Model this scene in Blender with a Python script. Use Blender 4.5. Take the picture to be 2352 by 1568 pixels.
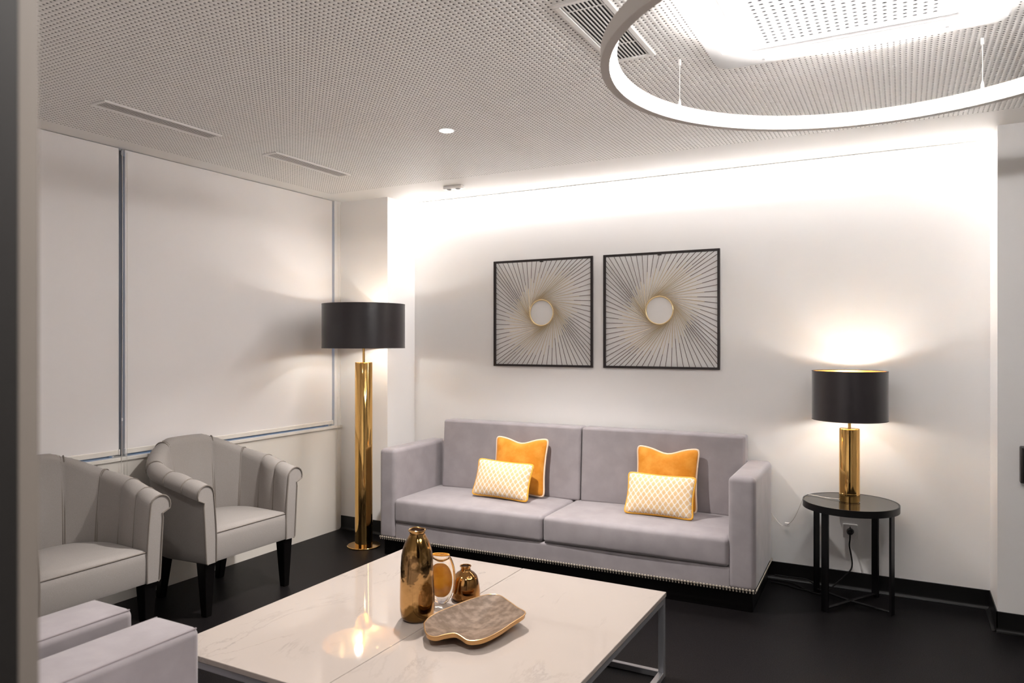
import bpy, bmesh, math, random
from mathutils import Vector, Matrix
random.seed(7)
PI = math.pi
C = bpy.context.scene.collection
SC = bpy.context.scene
for o in list(bpy.data.objects): bpy.data.objects.remove(o)

# ------------------------------------------------------------------ camera, world, exposure
cam = bpy.data.cameras.new('camera'); camo = bpy.data.objects.new('camera', cam); C.objects.link(camo)
camo.location = (0, 0, 1.45); camo.rotation_euler = (PI/2, 0, math.radians(28.24))
cam.sensor_width = 36; cam.lens = 36*1673/2352; cam.clip_start = 0.02
cam.dof.use_dof = True; cam.dof.focus_distance = 4.1; cam.dof.aperture_fstop = 4.0
SC.camera = camo
w = bpy.data.worlds.new('world'); SC.world = w; w.use_nodes = True
bg = w.node_tree.nodes['Background']; bg.inputs[0].default_value = (.12, .19, .32, 1); bg.inputs[1].default_value = .6
vs = SC.view_settings; vs.view_transform = 'Standard'; vs.look = 'None'; vs.gamma = 1; vs.use_curve_mapping = False
vs.exposure = 3.24
RING_E, COVE_E, BULB_E, DOWN_E = 9.0, 5.0, 21.5, 20.0
SPOT_W = 32.0

# ------------------------------------------------------------------ helpers
def thing(name, label, cat, loc=(0, 0, 0), rotz=0, group=None):
    o = bpy.data.objects.new(name, None); C.objects.link(o); o.empty_display_size = .1
    o.location = loc; o.rotation_euler = (0, 0, rotz); o['label'] = label; o['category'] = cat
    if group: o['group'] = group
    return o
def tag(o, label, cat, group=None):
    o['label'] = label; o['category'] = cat
    if group: o['group'] = group
    return o
def struct(o): o['kind'] = 'structure'; return o
def finish(me, smooth=True, ang=35):
    if smooth:
        bm = bmesh.new(); bm.from_mesh(me)
        for f in bm.faces: f.smooth = True
        for e in bm.edges:
            if len(e.link_faces) == 2:
                e.smooth = e.calc_face_angle(0) < math.radians(ang)
        bm.to_mesh(me); bm.free()
def obj(name, bm, mat, parent=None, smooth=True, ang=20, label=None):
    bmesh.ops.recalc_face_normals(bm, faces=bm.faces)
    me = bpy.data.meshes.new(name); bm.to_mesh(me); bm.free()
    for m in (mat if isinstance(mat, (list, tuple)) else [mat]): me.materials.append(m)
    finish(me, smooth, ang)
    o = bpy.data.objects.new(name, me); C.objects.link(o)
    if parent: o.parent = parent
    if label: o['label'] = label
    return o
def copy_tree(o, parent=None):
    c = o.copy(); C.objects.link(c); c.parent = parent
    for ch in list(o.children): copy_tree(ch, c)
    return c
def add_box(bm, x0, x1, y0, y1, z0, z1, bev=0, seg=2, mi=0):
    r = bmesh.ops.create_cube(bm, size=1)
    vs_ = r['verts']
    for v in vs_: v.co = Vector(((x0+x1)/2+v.co.x*(x1-x0), (y0+y1)/2+v.co.y*(y1-y0), (z0+z1)/2+v.co.z*(z1-z0)))
    fs = list({f for v in vs_ for f in v.link_faces})
    for f in fs: f.material_index = mi
    if bev:
        es = list({e for v in vs_ for e in v.link_edges})
        bmesh.ops.bevel(bm, geom=es, offset=bev, segments=seg, profile=.5, affect='EDGES')
    return bm
def box(*a, **k): return add_box(bmesh.new(), *a, **k)
def add_tube(bm, pts, r, n=8, closed=False, mi=0, caps=True):
    pts = [Vector(p) for p in pts]; N = len(pts); rings = []; prev = None
    for i, p in enumerate(pts):
        if closed: d = pts[(i+1) % N]-pts[i-1]
        else: d = pts[min(i+1, N-1)]-pts[max(i-1, 0)]
        d.normalize()
        if prev is None:
            a = Vector((0, 0, 1)) if abs(d.z) < .9 else Vector((1, 0, 0))
            u = d.cross(a).normalized()
        else:
            u = (prev-d*prev.dot(d))
            if u.length < 1e-6: u = d.orthogonal()
            u.normalize()
        prev = u; v = d.cross(u); rr = r(i/(N-1)) if callable(r) else r
        rings.append([bm.verts.new(p+(u*math.cos(2*PI*k/n)+v*math.sin(2*PI*k/n))*rr) for k in range(n)])
    for i in range(N if closed else N-1):
        A, B = rings[i], rings[(i+1) % N]
        if closed and i == N-1:   # find best rotational match
            best = min(range(n), key=lambda s: (A[0].co-B[s].co).length)
            B = B[best:]+B[:best]
        for k in range(n):
            f = bm.faces.new((A[k], A[(k+1) % n], B[(k+1) % n], B[k])); f.material_index = mi
    if not closed and caps:
        for R_ in (rings[0], rings[-1]):
            f = bm.faces.new(R_); f.material_index = mi
    return bm
def tube(*a, **k): return add_tube(bmesh.new(), *a, **k)
def add_lathe(bm, prof, n=48, c=(0, 0, 0), mi=0, deform=None):
    rings = []
    for r, z in prof:
        if r < 1e-5: rings.append([bm.verts.new((c[0], c[1], c[2]+z))])
        else:
            ring = []
            for k in range(n):
                a = 2*PI*k/n; q = Vector((r*math.cos(a), r*math.sin(a), z))
                if deform: q = deform(q, a)
                ring.append(bm.verts.new(Vector(c)+q))
            rings.append(ring)
    for A, B in zip(rings, rings[1:]):
        if len(A) == 1 and len(B) == 1: continue
        for k in range(n):
            if len(A) == 1: f = bm.faces.new((A[0], B[k], B[(k+1) % n]))
            elif len(B) == 1: f = bm.faces.new((A[k], A[(k+1) % n], B[0]))
            else: f = bm.faces.new((A[k], A[(k+1) % n], B[(k+1) % n], B[k]))
            f.material_index = mi
    return bm
def lathe(*a, **k): return add_lathe(bmesh.new(), *a, **k)
def smoothpath(pts, m=6):
    P = [Vector(p) for p in pts]; out = []
    for i in range(len(P)-1):
        p0, p1, p2, p3 = P[max(i-1, 0)], P[i], P[i+1], P[min(i+2, len(P)-1)]
        for k in range(m):
            t = k/m; out.append(.5*((2*p1)+(p2-p0)*t+(2*p0-5*p1+4*p2-p3)*t*t+(3*p1-p0-3*p2+p3)*t**3))
    out.append(P[-1]); return out
def soft_box(cx, cy, cz, hx, hy, hz, r, puff=0, front=0, ns=3, ni=8):
    """upholstery block: rounded edges, crowned faces"""
    h = (hx, hy, hz)
    def co(hh):
        base = [hh-r+r*math.tan(k*PI/4/ns) for k in range(ns+1)]
        inner = [-(hh-r)+2*(hh-r)*k/ni for k in range(1, ni)]
        return [-b for b in reversed(base)]+inner+base
    cs = [co(q) for q in h]; bm = bmesh.new(); vm = {}
    def V(p):
        key = tuple(round(q, 5) for q in p)
        if key in vm: return vm[key]
        inn = Vector([max(-(h[i]-r), min(h[i]-r, p[i])) for i in range(3)])
        d = Vector(p)-inn; q = inn+(d.normalized()*r if d.length > 1e-7 else d)
        u, v, w_ = q.x/hx, q.y/hy, q.z/hz
        if puff:
            q.z += puff*(1-u*u)*(1-v*v)*(1 if q.z > 0 else .3)*(abs(w_))
            q.y += -front*(1-u*u)*(1-w_*w_)*(1 if v < 0 else 0)*abs(v)
        vm[key] = bm.verts.new(q+Vector((cx, cy, cz))); return vm[key]
    for ax in range(3):
        a, b = [i for i in range(3) if i != ax]
        for sgn in (-1, 1):
            for i in range(len(cs[a])-1):
                for j in range(len(cs[b])-1):
                    q = []
                    for (ii, jj) in ((i, j), (i+1, j), (i+1, j+1), (i, j+1)):
                        p = [0, 0, 0]; p[ax] = sgn*h[ax]; p[a] = cs[a][ii]; p[b] = cs[b][jj]; q.append(V(p))
                    if len(set(q)) == 4:
                        try: bm.faces.new(q)
                        except ValueError: pass
    return bm

# ------------------------------------------------------------------ materials
def L(c): return tuple(((x/255)/12.92 if x/255 <= .04045 else ((x/255+.055)/1.055)**2.4) for x in c)
def mat(name, col, rough=.5, metal=0, spec=.5, sheen=0, bump=None, vary=None, coat=0, **kw):
    m = bpy.data.materials.new(name); m.use_nodes = True; nt = m.node_tree; b = nt.nodes['Principled BSDF']
    b.inputs['Base Color'].default_value = (*col, 1); b.inputs['Roughness'].default_value = rough
    b.inputs['Metallic'].default_value = metal; b.inputs['Specular IOR Level'].default_value = spec
    if sheen: b.inputs['Sheen Weight'].default_value = sheen; b.inputs['Sheen Roughness'].default_value = .35
    if coat: b.inputs['Coat Weight'].default_value = coat; b.inputs['Coat Roughness'].default_value = .05
    tc = nt.nodes.new('ShaderNodeTexCoord')
    if vary:   # (scale, other colour, lo, hi)
        n = nt.nodes.new('ShaderNodeTexNoise'); n.inputs['Scale'].default_value = vary[0]; n.inputs['Detail'].default_value = vary[4] if len(vary) > 4 else 4
        nt.links.new(tc.outputs['Object'], n.inputs['Vector'])
        r = nt.nodes.new('ShaderNodeMapRange'); r.inputs[1].default_value = vary[2]; r.inputs[2].default_value = vary[3]
        nt.links.new(n.outputs['Fac'], r.inputs[0])
        mx = nt.nodes.new('ShaderNodeMix'); mx.data_type = 'RGBA'
        mx.inputs[6].default_value = (*col, 1); mx.inputs[7].default_value = (*vary[1], 1)
        nt.links.new(r.outputs[0], mx.inputs[0]); nt.links.new(mx.outputs[2], b.inputs['Base Color'])
    if bump:   # (scale, strength, distance)
        n = nt.nodes.new('ShaderNodeTexNoise'); n.inputs['Scale'].default_value = bump[0]; n.inputs['Detail'].default_value = 3
        nt.links.new(tc.outputs['Object'], n.inputs['Vector'])
        bp = nt.nodes.new('ShaderNodeBump'); bp.inputs['Strength'].default_value = bump[1]; bp.inputs['Distance'].default_value = bump[2]
        nt.links.new(n.outputs['Fac'], bp.inputs['Height']); nt.links.new(bp.outputs[0], b.inputs['Normal'])
    for k, v in kw.items(): b.inputs[k].default_value = v
    return m
def emis(name, col, s):
    m = bpy.data.materials.new(name); m.use_nodes = True; nt = m.node_tree
    nt.nodes.remove(nt.nodes['Principled BSDF']); e = nt.nodes.new('ShaderNodeEmission')
    e.inputs[0].default_value = (*col, 1); e.inputs[1].default_value = s
    nt.links.new(e.outputs[0], nt.nodes['Material Output'].inputs[0]); return m

M = {}
M['wall'] = mat('wall_paint', (.87, .85, .835), .55, spec=.3, bump=(220, .05, .002))
M['ceil'] = mat('ceiling_paint', (.85, .83, .80), .5, spec=.3)
M['panel'] = mat('laminate_panel', (.76, .72, .66), .32, spec=.5)
M['floor'] = mat('black_vinyl', (.0022, .0018, .002), .42, spec=.08, vary=(300, (.020, .017, .018), .48, .64, 2), bump=(300, .35, .0008))
M['base'] = mat('black_skirting', (.004, .0035, .0035), .4, spec=.35)
M['blind'] = mat('roller_blind', (.83, .80, .79), .42, spec=.35, bump=(900, .06, .0005))
M['blindbar'] = mat('blind_bar', (.78, .74, .68), .3)
M['alu'] = mat('window_aluminium', (.46, .46, .46), .35, metal=.6)
M['white'] = mat('white_metal', (.86, .84, .81), .35)
M['ringbody'] = mat('ring_body', (.62, .58, .54), .4)
M['plastic'] = mat('white_plastic', (.84, .82, .80), .25)
M['cassette'] = mat('cassette_plastic', (.52, .512, .505), .3)
M['dark'] = mat('vent_dark', (.015, .015, .018), .8)
M['chain'] = mat('bead_chain', (.70, .66, .60), .35)
M['velvet'] = mat('mauve_grey_velvet', (.285, .258, .268), .75, spec=.12, sheen=.38, vary=(9, (.325, .295, .306), .38, .65), bump=(60, .12, .002))
M['pipe'] = mat('velvet_piping', (.27, .235, .245), .75, spec=.2, sheen=.3)
M['linen'] = mat('pale_grey_linen', (.265, .243, .228), .85, spec=.15, sheen=.2, vary=(700, (.325, .298, .28), .4, .62, 2), bump=(700, .25, .0008))
M['linenpipe'] = mat('linen_piping', (.19, .165, .145), .8, spec=.15, sheen=.15)  # darker than the cloth: shadow lines beside the piping put into its colour
M['blackwood'] = mat('black_lacquered_wood', (.003, .0025, .0025), .3, spec=.3)
M['blackmetal'] = mat('black_steel', (.004, .0035, .004), .35, spec=.4)
M['nail'] = mat('pewter_nail', (.72, .64, .54), .3, metal=.75)
M['gold'] = mat('polished_gold', (.74, .45, .15), .07, metal=1, bump=(3, .03, .01))
M['golddull'] = mat('gold_shade_lining', (.90, .54, .20), .25, metal=.85)
M['artgold'] = mat('art_gold', (.58, .45, .27), .38, metal=.35)
M['artgoldring'] = mat('art_gold_ring', (.80, .62, .34), .3, metal=.5)
M['artblack'] = mat('art_black', (.018, .012, .012), .4)
M['artbrown'] = mat('art_bronze', (.085, .045, .034), .4)
M['shade'] = mat('black_satin_shade', (.022, .017, .019), .32, spec=.6, sheen=.2, bump=(900, .15, .0004))
M['shadetrim'] = mat('shade_rim', (.03, .02, .02), .5)
M['mustard'] = mat('mustard_velvet', (.58, .21, .014), .7, spec=.2, sheen=.6, vary=(14, (.68, .29, .04), .42, .68), bump=(26, .35, .006))
M['mustardpipe'] = mat('mustard_piping', (.74, .36, .03), .6, sheen=.3)
M['creampipe'] = mat('cream_piping', (.78, .60, .44), .7)
M['steel'] = mat('brushed_steel', (.42, .42, .44), .38, metal=.75)
M['smoked'] = mat('smoked_glass_top', (.008, .007, .0065), .06, spec=.35)
M['cable'] = mat('black_cable', (.006, .005, .005), .6, spec=.2)
M['cordclear'] = mat('clear_cord', (.70, .66, .62), .2)
M['bulb'] = emis('lamp_bulb', (.88, .97, 1), BULB_E)
M['ring'] = emis('ring_led', (1, .968, .955), RING_E)
M['cove'] = emis('cove_led', (1, .968, .955), COVE_E)
M['down'] = emis('downlight_led', (1, .95, .88), DOWN_E)
M['jambdark'] = mat('jamb_dark', (.014, .012, .011), .5)
M['jamblight'] = mat('jamb_light', (.22, .19, .165), .5)
M['handle'] = mat('dark_box', (.03, .024, .022), .4)
M['darkwall'] = mat('corridor_paint', (.42, .38, .35), .6)

def perforated():
    m = mat('perforated_plaster', (.85, .83, .80), .5, spec=.3); nt = m.node_tree; b = nt.nodes['Principled BSDF']
    g = nt.nodes.new('ShaderNodeNewGeometry'); sc = nt.nodes.new('ShaderNodeVectorMath'); sc.operation = 'SCALE'; sc.inputs[3].default_value = 50
    nt.links.new(g.outputs['Position'], sc.inputs[0])
    fr = nt.nodes.new('ShaderNodeVectorMath'); fr.operation = 'FRACTION'; nt.links.new(sc.outputs[0], fr.inputs[0])
    sb = nt.nodes.new('ShaderNodeVectorMath'); sb.operation = 'SUBTRACT'; sb.inputs[1].default_value = (.5, .5, 0); nt.links.new(fr.outputs[0], sb.inputs[0])
    ml = nt.nodes.new('ShaderNodeVectorMath'); ml.operation = 'MULTIPLY'; ml.inputs[1].default_value = (1, 1, 0); nt.links.new(sb.outputs[0], ml.inputs[0])
    ln = nt.nodes.new('ShaderNodeVectorMath'); ln.operation = 'LENGTH'; nt.links.new(ml.outputs[0], ln.inputs[0])
    lt = nt.nodes.new('ShaderNodeMath'); lt.operation = 'LESS_THAN'; lt.inputs[1].default_value = .175; nt.links.new(ln.outputs['Value'], lt.inputs[0])
    mx = nt.nodes.new('ShaderNodeMix'); mx.data_type = 'RGBA'; mx.inputs[6].default_value = (.85, .83, .80, 1); mx.inputs[7].default_value = (.05, .035, .028, 1)
    nt.links.new(lt.outputs[0], mx.inputs[0]); nt.links.new(mx.outputs[2], b.inputs['Base Color'])
    return m
M['perf'] = perforated()

def marble():
    m = mat('pale_marble', (.34, .292, .26), .032, spec=.3); nt = m.node_tree; b = nt.nodes['Principled BSDF']
    tc = nt.nodes.new('ShaderNodeTexCoord'); mp = nt.nodes.new('ShaderNodeMapping'); mp.inputs['Rotation'].default_value = (0, 0, .5); mp.inputs['Scale'].default_value = (2.2, .8, 1)
    nt.links.new(tc.outputs['Object'], mp.inputs[0])
    n = nt.nodes.new('ShaderNodeTexNoise'); n.inputs['Scale'].default_value = 2.2; n.inputs['Detail'].default_value = 9; n.inputs['Roughness'].default_value = .62; n.inputs['Distortion'].default_value = .7
    nt.links.new(mp.outputs[0], n.inputs['Vector'])
    s = nt.nodes.new('ShaderNodeMath'); s.operation = 'SUBTRACT'; s.inputs[1].default_value = .5; nt.links.new(n.outputs['Fac'], s.inputs[0])
    a = nt.nodes.new('ShaderNodeMath'); a.operation = 'ABSOLUTE'; nt.links.new(s.outputs[0], a.inputs[0])
    r = nt.nodes.new('ShaderNodeMapRange'); r.inputs[1].default_value = 0; r.inputs[2].default_value = .022; r.inputs[3].default_value = 1; r.inputs[4].default_value = 0
    nt.links.new(a.outputs[0], r.inputs[0])
    n2 = nt.nodes.new('ShaderNodeTexNoise'); n2.inputs['Scale'].default_value = 3.1; n2.inputs['Detail'].default_value = 3; nt.links.new(tc.outputs['Object'], n2.inputs['Vector'])
    r2 = nt.nodes.new('ShaderNodeMapRange'); r2.inputs[1].default_value = .48; r2.inputs[2].default_value = .72; r2.inputs[3].default_value = 0; r2.inputs[4].default_value = .5
    nt.links.new(n2.outputs['Fac'], r2.inputs[0])
    mu = nt.nodes.new('ShaderNodeMath'); mu.operation = 'MULTIPLY'; nt.links.new(r.outputs[0], mu.inputs[0]); nt.links.new(r2.outputs[0], mu.inputs[1])
    mx = nt.nodes.new('ShaderNodeMix'); mx.data_type = 'RGBA'; mx.inputs[6].default_value = (.34, .292, .26, 1); mx.inputs[7].default_value = (.17, .15, .14, 1)
    nt.links.new(mu.outputs[0], mx.inputs[0]); nt.links.new(mx.outputs[2], b.inputs['Base Color'])
    return m
M['marble'] = marble()

def lattice():   # cream cushion cloth with an interlaced ogee lattice around mustard medallions
    m = mat('lattice_cloth', (.86, .78, .66), .8, sheen=.2, bump=(400, .2, .0006)); nt = m.node_tree; b = nt.nodes['Principled BSDF']
    tc = nt.nodes.new('ShaderNodeTexCoord'); sx = nt.nodes.new('ShaderNodeSeparateXYZ'); nt.links.new(tc.outputs['Object'], sx.inputs[0])
    def mth(op, a, b_=None):
        n = nt.nodes.new('ShaderNodeMath'); n.operation = op
        for i, q in enumerate((a, b_)):
            if q is None: continue
            if isinstance(q, (int, float)): n.inputs[i].default_value = q
            else: nt.links.new(q, n.inputs[i])
        return n.outputs[0]
    k = 2*PI/.034; k2 = 2*PI/.045
    cx = mth('COSINE', mth('MULTIPLY', sx.outputs['X'], k)); cz = mth('COSINE', mth('MULTIPLY', sx.outputs['Z'], k2))
    s = mth('ADD', cx, cz)                  # medallions at +-2, lines near 0
    dist = mth('ABSOLUTE', s)
    med = mth('GREATER_THAN', mth('ABSOLUTE', mth('SUBTRACT', dist, .95)), .42)
    line = mth('LESS_THAN', dist, .40)
    fac = mth('MULTIPLY', mth('SUBTRACT', 1, line), mth('SUBTRACT', 1, mth('MULTIPLY', mth('SUBTRACT', 1, med), .12)))
    mx = nt.nodes.new('ShaderNodeMix'); mx.data_type = 'RGBA'; mx.inputs[6].default_value = (.80, .74, .67, 1); mx.inputs[7].default_value = (.70, .47, .235, 1)
    nt.links.new(fac, mx.inputs[0]); nt.links.new(mx.outputs[2], b.inputs['Base Color']); return m
M['lattice'] = lattice()

def vase_gold(name, a, b_):
    m = mat(name, a, .10, metal=1, vary=(8, b_, .47, .53, 7), bump=(14, .25, .01)); return m
M['vasegold'] = vase_gold('blotched_gold_glaze', (.62, .37, .15), (.20, .11, .035))
M['vasebronze'] = vase_gold('bronze_glaze', (.46, .24, .08), (.25, .12, .04))
M['vasein'] = mat('vase_inside', (.05, .02, .01), .4)
M['glass'] = mat('clear_glass', (.98, .95, .9), .02, **{'Transmission Weight': 1.0, 'IOR': 1.35})
M['amber'] = mat('amber_glass', (.80, .38, .04), .12, spec=.6, vary=(14, (.55, .20, .02), .4, .65), **{'Transmission Weight': .35})
M['tray'] = mat('mottled_brown_dish', (.085, .052, .030), .55, spec=.25, vary=(34, (.17, .115, .08), .40, .66, 9), bump=(60, .2, .002))
M['trayrim'] = mat('bronze_rim', (.50, .29, .12), .3, metal=.8)
M['pane'] = mat('window_glass', (.9, .95, 1), .02, **{'Transmission Weight': 1.0, 'IOR': 1.45})

# ------------------------------------------------------------------ room shell
XL, YF, YN, ZC = -3.843, 4.355, 4.70, 2.53      # left wall, front plane of back wall, niche back, ceiling
NX0, NX1 = -3.395, .415                          # niche sides
XR, YB, YD = 3.2, -2.6, .344                     # right wall, corridor end, doorway wall
struct(obj('floor', box(-4.1, XR+.1, YB-.1, YN+.1, -.1, 0), M['floor']))
cl = struct(obj('ceiling', box(-4.1, XR+.1, YB-.1, YN+.1, ZC+.012, ZC+.1), M['dark'], smooth=False))
HX0, HX1, HY1, SEAM = -3.70, 3.0, 4.08, 2.818
b = bmesh.new()
for a in ((-4.1, HX0, YB, YN), (HX1, XR+.1, YB, YN), (HX0, HX1, SEAM+.0004+63*.02, YN)):
    add_box(b, a[0], a[1], a[2], a[3], ZC, ZC+.012)
obj('plain_border', b, M['ceil'], cl)
PITCH, HOLE, PT = .02, .0037, .012
M['holewall'] = mat('perforation_wall', (.03, .02, .015), .8)
def perforated_panel(x0, nx, y0, ny):
    """plaster panel with nx * ny real round holes (octagonal walls), built with numpy"""
    import numpy as np
    verts = []; nodes = {}
    gx, gy = np.arange(2*nx+1), np.arange(2*ny+1)      # half-pitch lattice; holes sit at odd/odd nodes
    X, Y = np.meshgrid(x0+gx*PITCH/2, y0+gy*PITCH/2, indexing='ij')
    lat = np.stack([X.ravel(), Y.ravel(), np.full(X.size, ZC)], 1)
    idx = lambda i, j: i*(2*ny+1)+j
    I, J = np.meshgrid(np.arange(nx)*2+1, np.arange(ny)*2+1, indexing='ij'); I = I.ravel(); J = J.ravel(); n = len(I)
    off = [(1, 0), (1, 1), (0, 1), (-1, 1), (-1, 0), (-1, -1), (0, -1), (1, -1)]
    cx, cy = x0+I*PITCH/2, y0+J*PITCH/2
    lo, hi, outer = [], [], []
    for k, (a, b_) in enumerate(off):
        t = k*PI/4; px, py = cx+HOLE*math.cos(t), cy+HOLE*math.sin(t)
        lo.append(np.stack([px, py, np.full(n, ZC)], 1)); hi.append(np.stack([px, py, np.full(n, ZC+PT)], 1)); outer.append(idx(I+a, J+b_))
    co = np.concatenate([lat]+lo+hi); b0 = len(lat); f = []; mi = []
    for k in range(8):
        k2 = (k+1) % 8; L0, L1 = b0+k*n+np.arange(n), b0+k2*n+np.arange(n)
        H0, H1 = L0+8*n, L1+8*n
        f.append(np.stack([outer[k], L0, L1, outer[k2]], 1)); mi.append(np.zeros(n, int))
        f.append(np.stack([L0, H0, H1, L1], 1)); mi.append(np.ones(n, int))
    F = np.concatenate(f); MI = np.concatenate(mi)
    me = bpy.data.meshes.new('perforated_panel')
    me.vertices.add(len(co)); me.vertices.foreach_set('co', co.astype(np.float32).ravel())
    me.loops.add(F.size); me.loops.foreach_set('vertex_index', F.ravel().astype(np.int32))
    me.polygons.add(len(F)); me.polygons.foreach_set('loop_start', (np.arange(len(F))*4).astype(np.int32))
    me.polygons.foreach_set('loop_total', np.full(len(F), 4, np.int32))
    me.materials.append(M['ceil']); me.materials.append(M['holewall'])
    me.polygons.foreach_set('material_index', MI.astype(np.int32))
    me.update(calc_edges=True); me.validate()
    o = bpy.data.objects.new('perforated_panel', me); C.objects.link(o); o.parent = cl
    return o
NX_ = 216; PXE = HX0+NX_*PITCH                          # real holes as far as the picture shows them
perforated_panel(HX0, NX_, SEAM-.0004-80*PITCH, 80)
perforated_panel(HX0, NX_, SEAM+.0004, 63)
YA = SEAM-.0004-80*PITCH; HYE = SEAM+.0004+63*PITCH
for (x0, x1, y0, y1) in ((HX0, HX1, YB, YA), (PXE, HX1, YA, SEAM), (PXE, HX1, SEAM, HYE)):
    obj('perforated_panel', box(x0, x1, y0, y1, ZC, ZC+PT), M['perf'], cl)
wb = struct(obj('wall_back', box(NX0-.1, NX1+.1, YN, YN+.1, 0, ZC+.05), M['wall']))
struct(obj('wall_back_left', box(XL-.15, NX0, YF, YN+.1, 0, ZC+.05), M['wall']))
struct(obj('wall_back_right', box(NX1, XR+.1, YF, YN+.1, 0, ZC+.05), M['wall']))
struct(obj('wall_right', box(XR, XR+.1, YB, YF, 0, ZC+.05), M['wall']))
struct(obj('wall_front_left', box(XL-.15, -.629, .18, YD, 0, ZC+.05), M['wall']))
struct(obj('wall_front_right', box(.95, XR, .18, YD, 0, ZC+.05), M['wall']))
struct(obj('wall_corridor_end', box(XL-.15, XR, YB-.1, YB, 0, ZC+.05), M['darkwall']))
struct(obj('wall_corridor_left', box(-2.0, -1.9, YB, .18, 0, ZC+.05), M['darkwall']))
struct(obj('trim_1', box(-.631, -.6285, .18, .329, 0, ZC), M['jambdark'], label='dark door frame post at the left edge'))
struct(obj('trim_2', box(-.631, -.6285, .3292, YD+.001, 0, ZC), M['jamblight'], label='pale strip along the door frame'))
# left wall: laminated parapet, window band with frames
wl = struct(obj('wall_left', box(XL-.12, XL, YD, YF, 0, .785), M['panel']))
obj('ledge', box(XL-.12, XL+.012, YD, YF, .785, .805, .003), M['blindbar'], wl)
struct(obj('wall_left_pier', box(XL-.12, XL-.006, 4.285, YF, .805, ZC), M['wall']))
struct(obj('wall_left_corner', box(XL-.12, XL-.006, YD, .60, .805, ZC), M['wall']))
for n, (y0, y1) in enumerate(((.60, 2.556), (2.562, 4.285))):
    wf = bmesh.new(); fx0, fx1 = XL-.115, XL-.062
    for a in ((y0, y0+.05, .805, ZC), (y1-.05, y1, .805, ZC), (y0+.05, y1-.05, .805, .84), (y0+.05, y1-.05, ZC-.05, ZC)):
        add_box(wf, fx0, fx1, a[0], a[1], a[2], a[3], .003)
    f = struct(obj('window_%d' % (n+1), wf, M['alu']))
    obj('pane', box(XL-.095, XL-.089, y0+.05, y1-.05, .84, ZC-.05), M['pane'], f)
    for q in (y0+.03, y1-.042): obj('jamb_track', box(XL-.06, XL-.03, q, q+.012, .805, ZC), M['white'], f)
# black coved skirting
def skirting(name, p, q, nrm, ext0=0, ext1=0):
    p, q, n = Vector(p), Vector(q), Vector(nrm); d = (q-p).normalized(); p = p-d*ext0; q = q+d*ext1
    prof = [(0, .103), (.004, .103), (.005, .101), (.005, .022)]+[(.005+.018*(1-math.cos(a)), .022-.020*math.sin(a)) for a in [PI/2*k/6 for k in range(1, 7)]]+[(.023, 0), (0, 0)]
    bm = bmesh.new(); A = [bm.verts.new(p+n*x+Vector((0, 0, z))) for x, z in prof]; B = [bm.verts.new(q+n*x+Vector((0, 0, z))) for x, z in prof]
    k = len(prof)
    for i in range(k): bm.faces.new((A[i], A[(i+1) % k], B[(i+1) % k], B[i]))
    bm.faces.new(A); bm.faces.new(B)
    return struct(obj(name, bm, M['base'], ang=20))
skirting('baseboard_back', (NX0, YN, 0), (NX1, YN, 0), (0, -1, 0))
skirting('baseboard_back_left', (XL, YF, 0), (NX0, YF, 0), (0, -1, 0), 0, .005)
skirting('baseboard_niche_left', (NX0, YF, 0), (NX0, YN, 0), (1, 0, 0), .005, 0)
skirting('baseboard_niche_right', (NX1, YF, 0), (NX1, YN, 0), (-1, 0, 0), .005, 0)
skirting('baseboard_back_right', (NX1, YF, 0), (XR, YF, 0), (0, -1, 0), .005, 0)

# ------------------------------------------------------------------ cove light in the niche
cv = thing('cove_light', 'long white light strip in the corner of ceiling and back wall above the sofa', 'light', ((NX0+NX1)/2, YN-.032, ZC))
hw = (NX1-NX0)/2-.004
bm = bmesh.new(); add_box(bm, -hw, hw, -.031, -.028, -.006, 0); add_box(bm, -hw, hw, .0265, .030, -.008, 0)
obj('profile', bm, M['white'], cv, smooth=False)
obj('diffuser', box(-hw, hw, -.0278, .0263, -.004, -.001), M['cove'], cv, smooth=False)

# ------------------------------------------------------------------ ring pendant
RC, RR, RZ = Vector((-.085, 2.385, 0)), .772, 2.318
rg = thing('ring_pendant', 'large white glowing ring lamp hung on thin wires from the ceiling', 'lamp', (RC.x, RC.y, RZ))
def band(prof, n=128):
    bm = bmesh.new(); R_ = []
    for k in range(n):
        a = 2*PI*k/n; R_.append([bm.verts.new((r*math.cos(a), r*math.sin(a), z)) for r, z in prof])
    m = len(prof)
    for k in range(n):
        A, B = R_[k], R_[(k+1) % n]
        for i in range(m): bm.faces.new((A[i], B[i], B[(i+1) % m], A[(i+1) % m]))
    return bm
h0, h1 = -.024, .024
obj('housing', band([(RR+.016, h0), (RR+.016, h1), (RR-.034, h1), (RR-.034, h1-.003), (RR-.005, h1-.003), (RR-.005, h0+.004), (RR-.012, h0+.004), (RR-.012, h0)]), M['ringbody'], rg)
obj('light_band', band([(RR-.0055, h0+.0045), (RR-.0055, h1-.0035), (RR-.014, h1-.0035), (RR-.0085, h0+.0045)]), M['ring'], rg)
for deg in (150.5, 64.3, 240, 330):
    a = math.radians(deg); x, y = (RR-.002)*math.cos(a), (RR-.002)*math.sin(a)
    cb = obj('suspension_wire', tube([(x, y, h1), (x, y, ZC-RZ)], .0014, 6), M['white'], rg)
    obj('clamp', lathe([(0, 0), (.006, 0), (.006, .022), (.003, .034), (.0015, .036), (0, .036)], 12, (x, y, h1)), M['white'], cb)
    obj('ceiling_mount', lathe([(0, -.024), (.006, -.024), (.006, 0), (0, 0)], 12, (x, y, ZC-RZ)), M['white'], cb)

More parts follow.
